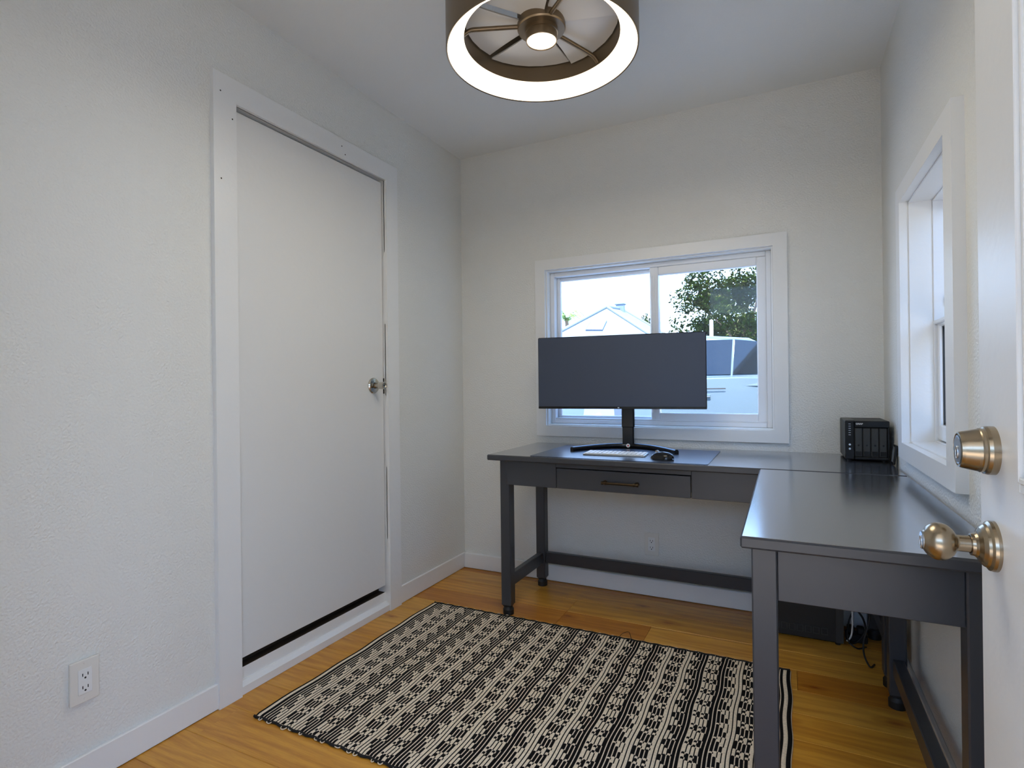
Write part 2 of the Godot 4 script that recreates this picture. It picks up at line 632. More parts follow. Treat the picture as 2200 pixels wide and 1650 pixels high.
func frame_z(s: SurfaceTool, x0: float, x1: float, y0: float, y1: float, w: float, z0: float, z1: float, c := 0.002) -> void:
	bx(s, V(x0, y0, z0), V(x0 + w, y1, z1), c)
	bx(s, V(x1 - w, y0, z0), V(x1, y1, z1), c)
	bx(s, V(x0 + w, y0, z0), V(x1 - w, y0 + w, z1), c)
	bx(s, V(x0 + w, y1 - w, z0), V(x1 - w, y1, z1), c)

func frame_x(s: SurfaceTool, z0: float, z1: float, y0: float, y1: float, w: float, x0: float, x1: float, c := 0.002) -> void:
	bx(s, V(x0, y0, z0), V(x1, y1, z0 + w), c)
	bx(s, V(x0, y0, z1 - w), V(x1, y1, z1), c)
	bx(s, V(x0, y0, z0 + w), V(x1, y0 + w, z1 - w), c)
	bx(s, V(x0, y1 - w, z0 + w), V(x1, y1, z1 - w), c)

func build_back_window() -> void:
	var o := thing("window_1", "white sliding window behind the monitor, tree and parked car outside", "window", V(1.118, 0.799, 0), "", "structure")
	var a := [V(0.488, 0.799, 0), V(1.751, 0.799, 0), V(1.751, 1.774, 0), V(0.488, 1.774, 0)]
	var b := [V(0.545, 0.856, 0), V(1.691, 0.856, 0), V(1.691, 1.717, 0), V(0.545, 1.717, 0)]
	for i in 4:
		var j := (i + 1) % 4
		var s := new_st()
		prism(s, [a[i], a[j], b[j], b[i]], V(0, 0, 0.018))
		part(o, "casing_board", s, M.trim)
	# liner of the opening, a small step behind the casing
	var s := new_st()
	frame_z(s, 0.545, 1.691, 0.856, 1.717, 0.008, -0.14, 0.0, 0.001)
	part(o, "liner", s, M.trim)
	s = new_st()
	frame_z(s, 0.553, 1.683, 0.864, 1.709, 0.024, -0.125, -0.045, 0.003)
	bx(s, V(0.577, 0.888, -0.085), V(1.659, 0.896, -0.05), 0.002)
	part(o, "frame", s, M.vinyl)
	# fixed light, set deep
	s = new_st()
	frame_z(s, 0.577, 1.15, 0.888, 1.685, 0.020, -0.115, -0.088, 0.004)
	var fs := part(o, "fixed_sash", s, M.vinyl)
	box_part(fs, "pane", V(0.596, 0.907, -0.102), V(1.132, 1.666, -0.099), M.glass, 0)
	# sliding light, nearer the room
	s = new_st()
	frame_z(s, 1.108, 1.662, 0.886, 1.687, 0.044, -0.085, -0.052, 0.004)
	bx(s, V(1.114, 0.93, -0.052), V(1.121, 1.64, -0.044), 0.002)
	bx(s, V(1.134, 0.93, -0.052), V(1.138, 1.64, -0.049), 0.001)
	var ss := part(o, "sliding_sash", s, M.vinyl)
	box_part(ss, "pane", V(1.15, 0.928, -0.070), V(1.62, 1.645, -0.067), M.glass, 0)
	s = new_st()
	bx(s, V(1.118, 0.898, -0.052), V(1.132, 0.906, -0.046), 0.002)
	part(ss, "latch", s, M.plastic)

func build_side_window() -> void:
	var o := thing("window_2", "white double-hung sash window above the return desk", "window", V(W, 0.814, 0.85), "", "structure")
	casing_x(o, W, -0.026, 0.558, 1.15, 0.869, 1.695, 0.494, 1.23, 0.814, 1.750, ["far", "near", "top", "low"])
	var s := new_st()
	frame_x(s, 0.558, 1.15, 0.869, 1.695, 0.006, W, W + 0.14, 0.001)
	part(o, "liner", s, M.trim)
	s = new_st()
	frame_x(s, 0.564, 1.144, 0.875, 1.689, 0.006, W + 0.066, W + 0.135, 0.003)
	part(o, "frame", s, M.vinyl)
	s = new_st()
	frame_x(s, 0.570, 1.138, 1.262, 1.683, 0.012, W + 0.105, W + 0.128, 0.003)
	var up := part(o, "upper_sash", s, M.vinyl)
	box_part(up, "pane", V(W + 0.116, 1.272, 0.58), V(W + 0.119, 1.673, 1.128), M.glass, 0)
	box_part(up, "vent_latch", V(W + 0.098, 1.335, 0.574), V(W + 0.106, 1.362, 0.586), M.black, 0.002)
	s = new_st()
	frame_x(s, 0.570, 1.138, 0.885, 1.285, 0.024, W + 0.074, W + 0.103, 0.003)
	bx(s, V(W + 0.064, 1.270, 0.570), V(W + 0.104, 1.282, 1.138), 0.003)
	bx(s, V(W + 0.070, 0.885, 0.594), V(W + 0.103, 0.935, 1.114), 0.003)
	var low := part(o, "lower_sash", s, M.vinyl)
	box_part(low, "pane", V(W + 0.087, 0.93, 0.59), V(W + 0.090, 1.264, 1.118), M.glass, 0)
	s = new_st()
	frame_x(s, 0.5935, 1.1145, 0.934, 1.2615, 0.004, W + 0.084, W + 0.094, 0)
	part(low, "glazing_gasket", s, M.black)
	s = new_st()
	bx(s, V(W + 0.078, 1.282, 0.83), V(W + 0.102, 1.294, 0.88), 0.003)
	lathe(s, [Vector2(0.010, 0), Vector2(0.010, 0.016), Vector2(0.006, 0.020), Vector2(0, 0.020)], Transform3D(Basis(), V(W + 0.09, 1.292, 0.855)), 16)
	part(low, "sash_lock", s, M.vinyl)

func build_entry_door() -> void:
	var x := 1.994
	var d := thing("door_2", "white panelled entry door standing open, brushed brass knob and deadbolt", "door", V(2.014, 0, 2.28), "", "structure")
	var leaf := box_part(d, "leaf", V(x, 0.012, 1.828), V(x + 0.04, 2.045, 2.742), M.door, 0.003)
	# planted mouldings round the sunk panels
	for q in [[0.945, 1.90, 1.985, 2.585], [0.18, 0.52, 1.985, 2.585]]:
		var s := new_st()
		for e in [[0.0, 0.012, 0.004], [0.013, 0.020, 0.0075], [0.022, 0.030, 0.003]]:
			var w: float = e[1] - e[0]
			frame_x(s, q[2] + e[0], q[3] - e[0], q[0] + e[0], q[1] - e[0], w, x - e[2], x + 0.001, 0.0012)
		part(leaf, "panel_moulding", s, M.door)
		s = new_st()
		bx(s, V(x - 0.0015, q[0] + 0.06, q[2] + 0.06), V(x + 0.001, q[1] - 0.06, q[3] - 0.06), 0.001)
		part(leaf, "raised_panel", s, M.door)
	# deadbolt
	var k := axis_to(Vector3.LEFT, V(x, 0.985, 1.889))
	var s := new_st()
	lathe(s, [Vector2(0.0335, 0), Vector2(0.0335, 0.008), Vector2(0.0325, 0.012), Vector2(0.0305, 0.0135), Vector2(0.0305, 0.0165), Vector2(0.0295, 0.018), Vector2(0.0290, 0.021), Vector2(0.0255, 0.036), Vector2(0.0240, 0.0395), Vector2(0.0225, 0.0400), Vector2(0.0220, 0.0385), Vector2(0.0, 0.0385)], k, 48)
	var db := part(leaf, "deadbolt", s, M.nickel)
	s = new_st()
	lathe(s, [Vector2(0.020, 0.0384), Vector2(0.020, 0.0400), Vector2(0.0185, 0.0405), Vector2(0.0, 0.0405)], k, 36)
	part(db, "lock_face", s, M.cylinder)
	key_hole(db, V(x - 0.0405, 0.981, 1.889))
	# knob
	k = axis_to(Vector3.LEFT, V(x, 0.853, 1.889))
	s = new_st()
	lathe(s, [Vector2(0.0345, 0), Vector2(0.0345, 0.004), Vector2(0.0335, 0.0075), Vector2(0.0300, 0.010), Vector2(0.0285, 0.013), Vector2(0.0240, 0.017), Vector2(0.0175, 0.0205), Vector2(0.0155, 0.0235), Vector2(0.0150, 0.0270), Vector2(0.0125, 0.0275)], k, 48)
	var rose := part(leaf, "rose", s, M.nickel)
	s = new_st()
	var prof := [Vector2(0.0115, 0.024), Vector2(0.0112, 0.040)]
	for i in 19:
		var a := lerpf(-1.12, 1.06, i / 18.0)
		prof.append(Vector2(0.0265 * cos(a), 0.0625 + 0.0215 * sin(a)))
	prof.append(Vector2(0.0125, 0.0822))
	prof.append(Vector2(0.0, 0.0822))
	lathe(s, prof, k, 48, true)
	var kn := part(leaf, "knob", s, M.nickel)
	s = new_st()
	lathe(s, [Vector2(0.0130, 0.0815), Vector2(0.0130, 0.0828), Vector2(0.0118, 0.0834), Vector2(0.0, 0.0834)], k, 32)
	part(kn, "lock_face", s, M.cylinder)
	key_hole(kn, V(x - 0.0834, 0.850, 1.889))
	# hinges and latch plate
	for y in [0.25, 1.03, 1.82]:
		s = new_st()
		tube(s, [V(x - 0.004, y - 0.045, 2.748), V(x - 0.004, y + 0.045, 2.748)], 0.006, 10)
		part(d, "hinge", s, M.nickel)
	box_part(leaf, "latch_plate", V(x + 0.008, 0.822, 1.8265), V(x + 0.032, 0.880, 1.8285), M.nickel, 0.0005)

func key_hole(o: Node3D, at: Vector3) -> void:
	var s := new_st()
	var ring := []
	for i in 25:
		var a := TAU * i / 24
		ring.append(at + V(-0.0004, sin(a) * 0.0085, cos(a) * 0.0052))
	tube(s, ring, 0.0009, 6, false)
	part(o, "key_plug", s, M.alu)
	s = new_st()
	bx(s, at + V(-0.0006, -0.005, -0.0011), at + V(0.0004, 0.004, 0.0011), 0)
	part(o, "keyhole", s, M.dark_slot)

func desk_leg(o: Node3D, x0: float, z0: float, top: float, foot := 0.001) -> void:
	var w := 0.05
	var s := new_st()
	bx(s, V(x0, 0.045, z0), V(x0 + w, top, z0 + w), 0.003)
	# tapered toe
	var c := V(x0 + w / 2, 0, z0 + w / 2)
	var lo := []
	var hi := []
	for q in [[-1, -1], [1, -1], [1, 1], [-1, 1]]:
		hi.append(c + V(q[0] * 0.022, 0.046, q[1] * 0.022))
		lo.append(c + V(q[0] * 0.015, 0.034, q[1] * 0.015))
	for i in 4:
		var j := (i + 1) % 4
		poly(s, [lo[i], lo[j], hi[j], hi[i]], ((lo[i] + lo[j]) / 2 - c - V(0, 0.05, 0)).normalized())
	var leg := part(o, "leg", s, M.desk)
	s = new_st()
	lathe(s, [Vector2(0.0, 0.036), Vector2(0.019, 0.036), Vector2(0.023, 0.028), Vector2(0.0255, 0.024), Vector2(0.0255, foot), Vector2(0.0, foot)], Transform3D(Basis(), c), 28)
	part(leg, "foot", s, M.rubber)

func build_desks() -> void:
	# desk along the end wall
	var d := thing("desk", "long slate-painted desk with one drawer along the end wall", "desk", V(1.29, 0, 0.3))
	var dt := box_part(d, "desktop", V(0.487, 0.735, 0.008), V(2.106, DESK, 0.600), M.desk, 0.004)
	box_part(dt, "lacquered_face", V(0.491, DESK - 0.001, 0.012), V(2.102, DESK + 0.0006, 0.596), M.desktop, 0.0003)
	for q in [[0.523, 0.488], [0.523, 0.075], [2.038, 0.488], [2.038, 0.075]]:
		desk_leg(d, q[0], q[1], 0.735)
	box_part(d, "apron", V(0.573, 0.621, 0.545), V(0.818, 0.735, 0.565), M.desk, 0.0015)
	box_part(d, "apron", V(1.397, 0.621, 0.545), V(2.038, 0.735, 0.565), M.desk, 0.0015)
	box_part(d, "top_rail", V(0.818, 0.714, 0.545), V(1.397, 0.735, 0.565), M.desk, 0.001)
	box_part(d, "side_apron", V(0.526, 0.621, 0.125), V(0.545, 0.735, 0.52), M.desk, 0.0015)
	box_part(d, "side_apron", V(2.066, 0.621, 0.125), V(2.085, 0.735, 0.52), M.desk, 0.0015)
	box_part(d, "back_apron", V(0.573, 0.621, 0.08), V(2.038, 0.735, 0.098), M.desk, 0.0015)
	var dr := box_part(d, "drawer", V(0.821, 0.622, 0.548), V(1.394, 0.7105, 0.567), M.desk, 0.0015)
	var s := new_st()
	bx(s, V(0.83, 0.63, 0.12), V(1.385, 0.70, 0.548), 0)
	part(dr, "drawer_box", s, M.desk)
	# bar pull with end collars
	s = new_st()
	tube(s, [V(1.034, 0.664, 0.594), V(1.192, 0.664, 0.594)], 0.0052, 12)
	for x in [1.038, 1.052, 1.174, 1.188]:
		tube(s, [V(x - 0.003, 0.664, 0.594), V(x + 0.003, 0.664, 0.594)], 0.0075, 12)
	for x in [1.045, 1.181]:
		tube(s, [V(x, 0.664, 0.567), V(x, 0.664, 0.594)], 0.0045, 10)
		tube(s, [V(x, 0.664, 0.5668), V(x, 0.664, 0.571)], 0.009, 12)
	part(dr, "handle", s, M.pull)
	box_part(d, "side_stretcher", V(0.534, 0.124, 0.125), V(0.562, 0.183, 0.52), M.desk, 0.0025)
	box_part(d, "side_stretcher", V(2.049, 0.124, 0.125), V(2.077, 0.183, 0.52), M.desk, 0.0025)
	box_part(d, "back_stretcher", V(0.573, 0.126, 0.085), V(2.038, 0.184, 0.113), M.desk, 0.0025)
	# return desk along the window wall
	d = thing("return_desk", "slate-painted return desk by the sash window, bare glossy top", "desk", V(1.88, 0, 1.12))
	dt = box_part(d, "desktop", V(1.648, 0.735, 0.612), V(2.108, DESK, 1.612), M.desk, 0.004)
	box_part(dt, "lacquered_face", V(1.652, DESK - 0.001, 0.616), V(2.104, DESK + 0.0006, 1.608), M.desktop, 0.0003)
	for q in [[1.668, 1.53], [2.034, 1.53], [2.034, 0.63]]:
		desk_leg(d, q[0], q[1], 0.735, 0.010 if q[0] < 1.8 else 0.001)
	box_part(d, "end_apron", V(1.718, 0.621, 1.553), V(2.034, 0.735, 1.571), M.desk, 0.0015)
	box_part(d, "end_apron", V(1.718, 0.621, 0.64), V(2.034, 0.735, 0.658), M.desk, 0.0015)
	box_part(d, "side_apron", V(1.675, 0.621, 0.68), V(1.693, 0.735, 1.53), M.desk, 0.0015)
	box_part(d, "side_apron", V(2.06, 0.621, 0.68), V(2.078, 0.735, 1.53), M.desk, 0.0015)
	box_part(d, "side_stretcher", V(2.044, 0.113, 0.68), V(2.076, 0.168, 1.53), M.desk, 0.0025)

func build_fan_light() -> void:
	var c := V(1.072, 2.105, 1.28)
	var o := thing("ceiling_fan_light", "bronze drum ceiling fan with glowing white ring and centre lamp", "ceiling light", V(c.x, H, c.z))
	var xf := Transform3D(Basis(), c)
	var s := new_st()
	lathe(s, [Vector2(0.290, 0.002), Vector2(0.293, 0.0), Vector2(0.2945, 0.002), Vector2(0.2945, 0.235), Vector2(0.285, 0.240), Vector2(0.245, 0.240), Vector2(0.240, 0.236), Vector2(0.240, 0.044)], xf, 96)
	part(o, "drum", s, M.bronze)
	s = new_st()
	lathe(s, [Vector2(0.2900, 0.0025), Vector2(0.280, 0.006), Vector2(0.244, 0.041), Vector2(0.2395, 0.045)], xf, 96)
	part(o, "led_ring_diffuser", s, M.led)
	# motor, stem and canopy
	s = new_st()
	lathe(s, [Vector2(0.0, 0.335), Vector2(0.085, 0.335), Vector2(0.085, 0.315), Vector2(0.024, 0.305), Vector2(0.024, 0.245), Vector2(0.073, 0.24), Vector2(0.0745, 0.235), Vector2(0.0745, 0.078), Vector2(0.072, 0.0735), Vector2(0.0, 0.0735)], xf, 48)
	part(o, "motor_housing", s, M.bronze)
	s = new_st()
	lathe(s, [Vector2(0.051, 0.0735), Vector2(0.051, 0.063), Vector2(0.048, 0.062), Vector2(0.048, 0.040), Vector2(0.0465, 0.038), Vector2(0.045, 0.040), Vector2(0.045, 0.043)], xf, 48)
	part(o, "spot_barrel", s, M.bronze)
	s = new_st()
	lathe(s, [Vector2(0.0452, 0.0415), Vector2(0.0, 0.0405)], xf, 40)
	part(o, "spot_lamp_lens", s, M.led)
	# three arms, each with a bend near the drum
	for deg in [151.0, 298.0, 44.0]:
		var a := deg_to_rad(deg)
		var r := V(cos(a), 0, sin(a))
		s = new_st()
		tube(s, curve([c + r * 0.068 + V(0, 0.083, 0), c + r * 0.10 + V(0, 0.081, 0), c + r * 0.19 + V(0, 0.073, 0), c + r * 0.219 + V(0, 0.069, 0), c + r * 0.2415 + V(0, 0.055, 0)], 5), 0.0068, 10)
		part(o, "arm", s, M.bronze)
	# blades, standing still
	for k in 5:
		var a0 := TAU * k / 5.0 + 0.35
		var loops := []
		for i in 7:
			var r := lerpf(0.074, 0.2365, i / 6.0)
			var half := lerpf(0.56, 0.615, i / 6.0)
			var row := []
			for j in 7:
				var t := lerpf(-1.0, 1.0, j / 6.0)
				var a := a0 + half * t
				row.append(c + V(cos(a) * r, 0.094 + t * 0.005 + 0.003 * (1 - t * t), sin(a) * r))
			loops.append(row)
		s = new_st()
		loft(s, loops)
		var under := []
		for row in loops:
			var q := []
			for v in row:
				q.append(v + V(0, 0.004, 0))
			under.append(q)
		loft(s, under)
		part(o, "fan_blade", s, M.blade)
	# the light of the ring, as twelve short panels just under its glowing face, and that of the lens
	for k in 12:
		var a := TAU * (k + 0.5) / 12.0
		var l := AreaLight3D.new()
		l.name = "ring_lamp_light"
		l.area_size = Vector2(0.045, 0.13)
		l.light_color = Color(1.0, 0.975, 0.90)
		l.light_energy = 0.054
		l.area_range = 12.0
		l.shadow_enabled = true
		l.position = V(cos(a) * 0.266, c.y - 0.003 - H, sin(a) * 0.266)
		l.rotation = V(-PI / 2, -a, 0)
		o.add_child(l, true)
	var sp := AreaLight3D.new()
	sp.name = "spot_lamp_light"
	sp.area_size = Vector2(0.06, 0.06)
	sp.light_color = Color(1.0, 0.975, 0.90)
	sp.light_energy = 0.08
	sp.area_range = 12.0
	sp.shadow_enabled = true
	sp.position = V(0, c.y + 0.036 - H, 0)
	sp.rotation = V(-PI / 2, 0, 0)
	o.add_child(sp, true)

func build_rug() -> void:
	var x0 := 0.155
	var x1 := 1.745
	var z0 := 0.552
	var z1 := 1.606
	var o := thing("area_rug", "flat-woven rug in black and cream stepped triangles and checks", "rug", V((x0 + x1) / 2, 0, (z0 + z1) / 2))
	var nx := PAIRS * 5
	var nz := 64
	var pos := PackedVector3Array()
	var uv := PackedVector2Array()
	var idx := PackedInt32Array()
	for j in nz + 1:
		var t := float(j) / nz
		for i in nx + 1:
			var u := float(i) / nx
			var f := fposmod(u * PAIRS, 1.0)
			var lift := 0.0060 + 0.0016 * sin(PI * clampf(f / 0.75, 0, 1)) + (0.0010 * sin(PI * clampf((f - 0.75) / 0.25, 0, 1)))
			lift += 0.0010 * sin(t * 9.0 + u * 14.0)
			if i == 0 or i == nx:
				lift = 0.0005
			if j == 0 or j == nz:
				lift = minf(lift, 0.003)
			var x := lerpf(x0, x1, u) + 0.0022 * sin(t * 27.0 + u * 9.0) + 0.004 * sin(t * 7.0) * (u - 0.5)
			var z := lerpf(z0, z1, t) + (u - 0.3) * 0.012 * (t - 0.4) + 0.003 * sin(u * 40.0) * absf(t - 0.5)
			pos.append(V(x, lift, z))
			uv.append(Vector2(u, t))
	for j in nz:
		for i in nx:
			var a := j * (nx + 1) + i
			idx.append_array([a, a + 1, a + nx + 2, a, a + nx + 2, a + nx + 1])
	var arr := []
	arr.resize(Mesh.ARRAY_MAX)
	arr[Mesh.ARRAY_VERTEX] = pos
	arr[Mesh.ARRAY_TEX_UV] = uv
	arr[Mesh.ARRAY_INDEX] = idx
	var am := ArrayMesh.new()
	am.add_surface_from_arrays(Mesh.PRIMITIVE_TRIANGLES, arr)
	var s := SurfaceTool.new()
	s.create_from(am, 0)
	s.generate_normals()
	part(o, "weave", s, M.rug)
	# bound ends: a dark cord and loose cream loops along both ends
	for e in [[z0, -1.0], [z1, 1.0]]:
		s = new_st()
		var pts := []
		for i in 150:
			var u := i / 149.0
			pts.append(V(lerpf(x0 + 0.002, x1 - 0.004, u), 0.0045, e[0] + (u - 0.3) * 0.012 * (0.6 if e[1] > 0 else -0.4) + 0.0025 * sin(u * 180.0)))
		tube(s, pts, 0.0042, 6)
		part(o, "end_cord", s, M.fabric)
		s = new_st()
		for i in 34:
			var x := lerpf(x0 + 0.02, x1 - 0.03, (i + rng.randf() * 0.6) / 34.0)
			var w := rng.randf_range(0.010, 0.022)
			var d := rng.randf_range(0.004, 0.010)
			tube(s, curve([V(x, 0.006, e[0]), V(x + w * 0.2, 0.005, e[0] + e[1] * d), V(x + w * 0.7, 0.004, e[0] + e[1] * d), V(x + w, 0.006, e[0])], 3), 0.0016, 5)
		var lp := part(o, "end_loops", s, M.cream)
		lp.set_meta("kind", "stuff")
	# one loose thread on the far end
	s = new_st()
	tube(s, curve([V(1.09, 0.005, z0), V(1.10, 0.012, z0 - 0.03), V(1.125, 0.020, z0 - 0.035), V(1.14, 0.006, z0 - 0.012), V(1.145, 0.004, z0)], 5), 0.0012, 5)
	part(o, "loose_thread", s, M.fabric)

func build_desk_items() -> void:
	# desk pad
	var s := new_st()
	var r := 0.012
	var pts := []
	for q in [[0.697 + r, 0.10 + r, PI], [1.462 - r, 0.10 + r, 1.5 * PI], [1.462 - r, 0.582 - r, 0.0], [0.697 + r, 0.582 - r, 0.5 * PI]]:
		for i in 5:
			var a: float = q[2] + PI / 2 * i / 4.0
			pts.append(V(q[0] + r * cos(a), DESK + 0.0006, q[1] + r * sin(a)))
	prism(s, pts, V(0, 0.0022, 0))
	one("desk_pad", s, M.pad, "large dark blue-grey desk pad under the keyboard and monitor base", "desk pad")
	# monitor, turned a little on its base
	var m := thing("monitor", "black ultrawide monitor on a crescent base, screen off", "monitor", V(1.0025, DESK + 0.0028, 0.195))
	m.rotation.y = deg_to_rad(6.2)
	var b := 0.196
	s = new_st()
	bx(s, V(-0.41, b, -0.024), V(0.41, b + 0.364, -0.004), 0.004)
	bx(s, V(-0.17, b + 0.06, -0.05), V(0.17, b + 0.30, -0.024), 0.01)
	part(m, "housing", s, M.gloss_black, true)
	s = new_st()
	bx(s, V(-0.4065, b + 0.012, -0.0042), V(0.4065, b + 0.3605, -0.0032), 0)
	part(m, "screen_panel", s, M.screen, true)
	s = new_st()
	bx(s, V(-0.409, b + 0.0005, -0.005), V(0.409, b + 0.0115, -0.0025), 0.0008)
	part(m, "chin_bezel", s, M.gloss_black, true)
	s = new_st()
	bx(s, V(-0.004, b + 0.004, -0.0026), V(0.004, b + 0.0085, -0.0020), 0)
	part(m, "badge", s, M.alu, true)
	s = new_st()
	bx(s, V(0.012, 0.012, -0.062), V(0.068, b + 0.10, -0.036), 0.008)
	bx(s, V(0.009, 0.10, -0.064), V(0.071, b + 0.02, -0.034), 0.008)
	part(m, "stand_column", s, M.gloss_black, true)
	# crescent base: arc bar with its ends towards the room
	s = new_st()
	var loops := []
	for i in 25:
		var t := lerpf(-1.0, 1.0, i / 24.0)
		var x := 0.04 + 0.24 * t
		var z := -0.046 + 0.19 * t * t
		var hh := 0.025 - 0.004 * t * t
		var tan_ := V(0.232, 0, 0.37 * t).normalized()
		var nn := V(-tan_.z, 0, tan_.x)
		var cc := V(x, 0, z)
		var w := 0.011
		loops.append([cc - nn * w, cc - nn * w + V(0, hh * 0.7, 0), cc - nn * w * 0.5 + V(0, hh, 0), cc + nn * w * 0.5 + V(0, hh, 0), cc + nn * w + V(0, hh * 0.7, 0), cc + nn * w])
	loft(s, loops, true)
	for e in [0, 24]:
		poly(s, loops[e], V(-1.0 if e == 0 else 1.0, 0, 0.4).normalized())
	var base := part(m, "crescent_base", s, M.gloss_black, true)
	s = new_st()
	lathe(s, [Vector2(0.0095, 0), Vector2(0.0095, 0.0015), Vector2(0.0, 0.0015)], axis_to(Vector3.BACK, V(0.04, 0.0145, -0.0352)), 24)
	part(base, "round_emblem", s, M.white, true)
	s = new_st()
	lathe(s, [Vector2(0.004, 0.0015), Vector2(0.004, 0.0019), Vector2(0.0, 0.0019)], axis_to(Vector3.BACK, V(0.04, 0.0145, -0.0352)), 16)
	part(base, "emblem_dot", s, M.red, true)
	# keyboard
	var k := thing("keyboard", "slim white keyboard in front of the monitor base", "keyboard", V(1.046, DESK + 0.0028, 0.405))
	k.rotation.y = deg_to_rad(4.0)
	s = new_st()
	bx(s, V(-0.138, 0.0, -0.058), V(0.138, 0.007, 0.058), 0.0025)
	part(k, "case", s, M.alu, true)
	var key := new_st()
	bx(key, V(-0.0078, 0.007, -0.0078), V(0.0078, 0.0098, 0.0078), 0.001)
	key.set_material(M.key)
	var km := key.commit()
	var wide := new_st()
	bx(wide, V(-0.043, 0.007, -0.0078), V(0.043, 0.0098, 0.0078), 0.001)
	wide.set_material(M.key)
	var wm := wide.commit()
	for row in 6:
		for col in 14:
			if row == 5 and col > 3 and col < 9:
				continue
			var o := MeshInstance3D.new()
			o.name = "key"
			o.mesh = km
			o.position = V(-0.1240 + col * 0.0190, 0, -0.0465 + row * 0.0186)
			k.add_child(o, true)
	var sb := MeshInstance3D.new()
	sb.name = "space_bar"
	sb.mesh = wm
	sb.position = V(-0.1240 + 6 * 0.0190, 0, -0.0465 + 5 * 0.0186)
	k.add_child(sb, true)
	# mouse
	var mo := thing("mouse", "black wireless mouse beside the keyboard", "mouse", V(1.268, DESK + 0.0028, 0.485))
	mo.rotation.y = deg_to_rad(62.0)
	s = new_st()
	loops = []
	for i in 13:
		var t := i / 12.0
		var z := lerpf(-0.055, 0.055, t)
		var w := 0.034 * sqrt(maxf(0.02, 1.0 - pow(absf(2 * t - 1), 2.6)))
		var hgt := 0.030 * sqrt(maxf(0.02, 1.0 - pow(absf(1.9 * t - 1.05), 2.2)))
		var row := []
		for j in 11:
			var a := PI * j / 10.0
			row.append(V(w * cos(a), 0.002 + hgt * pow(sin(a), 0.8), z))
		loops.append(row)
	loft(s, loops)
	part(mo, "shell", s, M.gloss_black, true)
	s = new_st()
	tube(s, [V(-0.004, 0.0275, -0.026), V(0.004, 0.0275, -0.026)], 0.008, 14)
	part(mo, "scroll_wheel", s, M.alu, true)
	# network storage box
	var n := thing("network_storage", "black four-bay network storage box on the corner of the desk", "storage box", V(2.028, DESK + 0.0006, 0.14))
	s = new_st()
	bx(s, V(-0.076, 0.006, -0.115), V(0.076, 0.162, 0.098), 0.004)
	part(n, "housing", s, M.tower, true)
	s = new_st()
	bx(s, V(-0.076, 0.006, 0.098), V(-0.043, 0.162, 0.112), 0.003)
	bx(s, V(-0.043, 0.135, 0.098), V(0.076, 0.162, 0.112), 0.003)
	bx(s, V(-0.043, 0.006, 0.098), V(0.076, 0.017, 0.112), 0.003)
	bx(s, V(0.069, 0.017, 0.098), V(0.076, 0.135, 0.112), 0.002)
	part(n, "bezel", s, M.gloss_black, true)
	s = new_st()
	bx(s, V(-0.076, 0.1621, -0.10), V(-0.040, 0.1632, 0.09), 0.0004)
	part(n, "top_strip", s, mat(Color(0.34, 0.33, 0.30), 0.5), true)
	for i in 4:
		var x := -0.0425 + i * 0.0279
		s = new_st()
		bx(s, V(x + 0.0012, 0.018, 0.098), V(x + 0.0265, 0.133, 0.1085), 0.002)
		var tray := part(n, "drive_tray", s, M.grille, true)
		s = new_st()
		bx(s, V(x + 0.004, 0.022, 0.1082), V(x + 0.0238, 0.040, 0.1092), 0.0004)
		part(tray, "tray_latch", s, M.gloss_black, true)
		s = new_st()
		lathe(s, [Vector2(0.0036, 0), Vector2(0.0036, 0.0008), Vector2(0, 0.0008)], axis_to(Vector3.BACK, V(x + 0.0139, 0.064, 0.1083)), 14)
		part(tray, "lock_dot", s, M.gloss_black, true)
	for i in 6:
		s = new_st()
		bx(s, V(-0.0635, 0.1485 - i * 0.0088, 0.1118), V(-0.0555, 0.1500 - i * 0.0088, 0.1124), 0)
		part(n, "status_mark", s, M.alu, true)
	for i in 2:
		s = new_st()
		lathe(s, [Vector2(0.004, 0), Vector2(0.004, 0.001), Vector2(0, 0.001)], axis_to(Vector3.BACK, V(-0.0595, 0.066 - i * 0.017, 0.1118)), 16)
		part(n, "button", s, M.alu, true)
	var tm := TextMesh.new()
	var font := SystemFont.new()
	font.font_names = PackedStringArray(["Droid Sans"])
	font.font_weight = 700
	tm.font = font
	tm.text = "QNAP"
	tm.font_size = 32
	tm.pixel_size = 0.00028
	tm.depth = 0.0006
	tm.material = M.white
	var lo := MeshInstance3D.new()
	lo.name = "maker_lettering"
	lo.mesh = tm
	lo.position = V(-0.026, 0.150, 0.1122)
	n.add_child(lo, true)
	for q in [V(-0.06, 0, -0.09), V(0.06, 0, -0.09), V(-0.06, 0, 0.09), V(0.06, 0, 0.09)]:
		s = new_st()
		lathe(s, [Vector2(0.0, 0.007), Vector2(0.008, 0.007), Vector2(0.008, 0.0), Vector2(0, 0)], Transform3D(Basis(), q), 14)
		part(n, "rubber_foot", s, M.rubber, true)
	# slim handset leaning in the corner behind the storage box
	var ph := thing("handset", "slim black handset leaning in the corner beside the storage box", "handset", V(2.1065, DESK + 0.0006, 0.305))
	ph.rotation = V(0, 0, deg_to_rad(-7.0))
	s = new_st()
	bx(s, V(-0.005, 0.001, -0.02), V(0.004, 0.075, 0.02), 0.002)
	part(ph, "body", s, M.gloss_black, true)
	s = new_st()
	bx(s, V(-0.0056, 0.01, -0.016), V(-0.0048, 0.068, 0.016), 0)
	part(ph, "front_glass", s, mat(Color(0.55, 0.57, 0.6), 0.15), true)

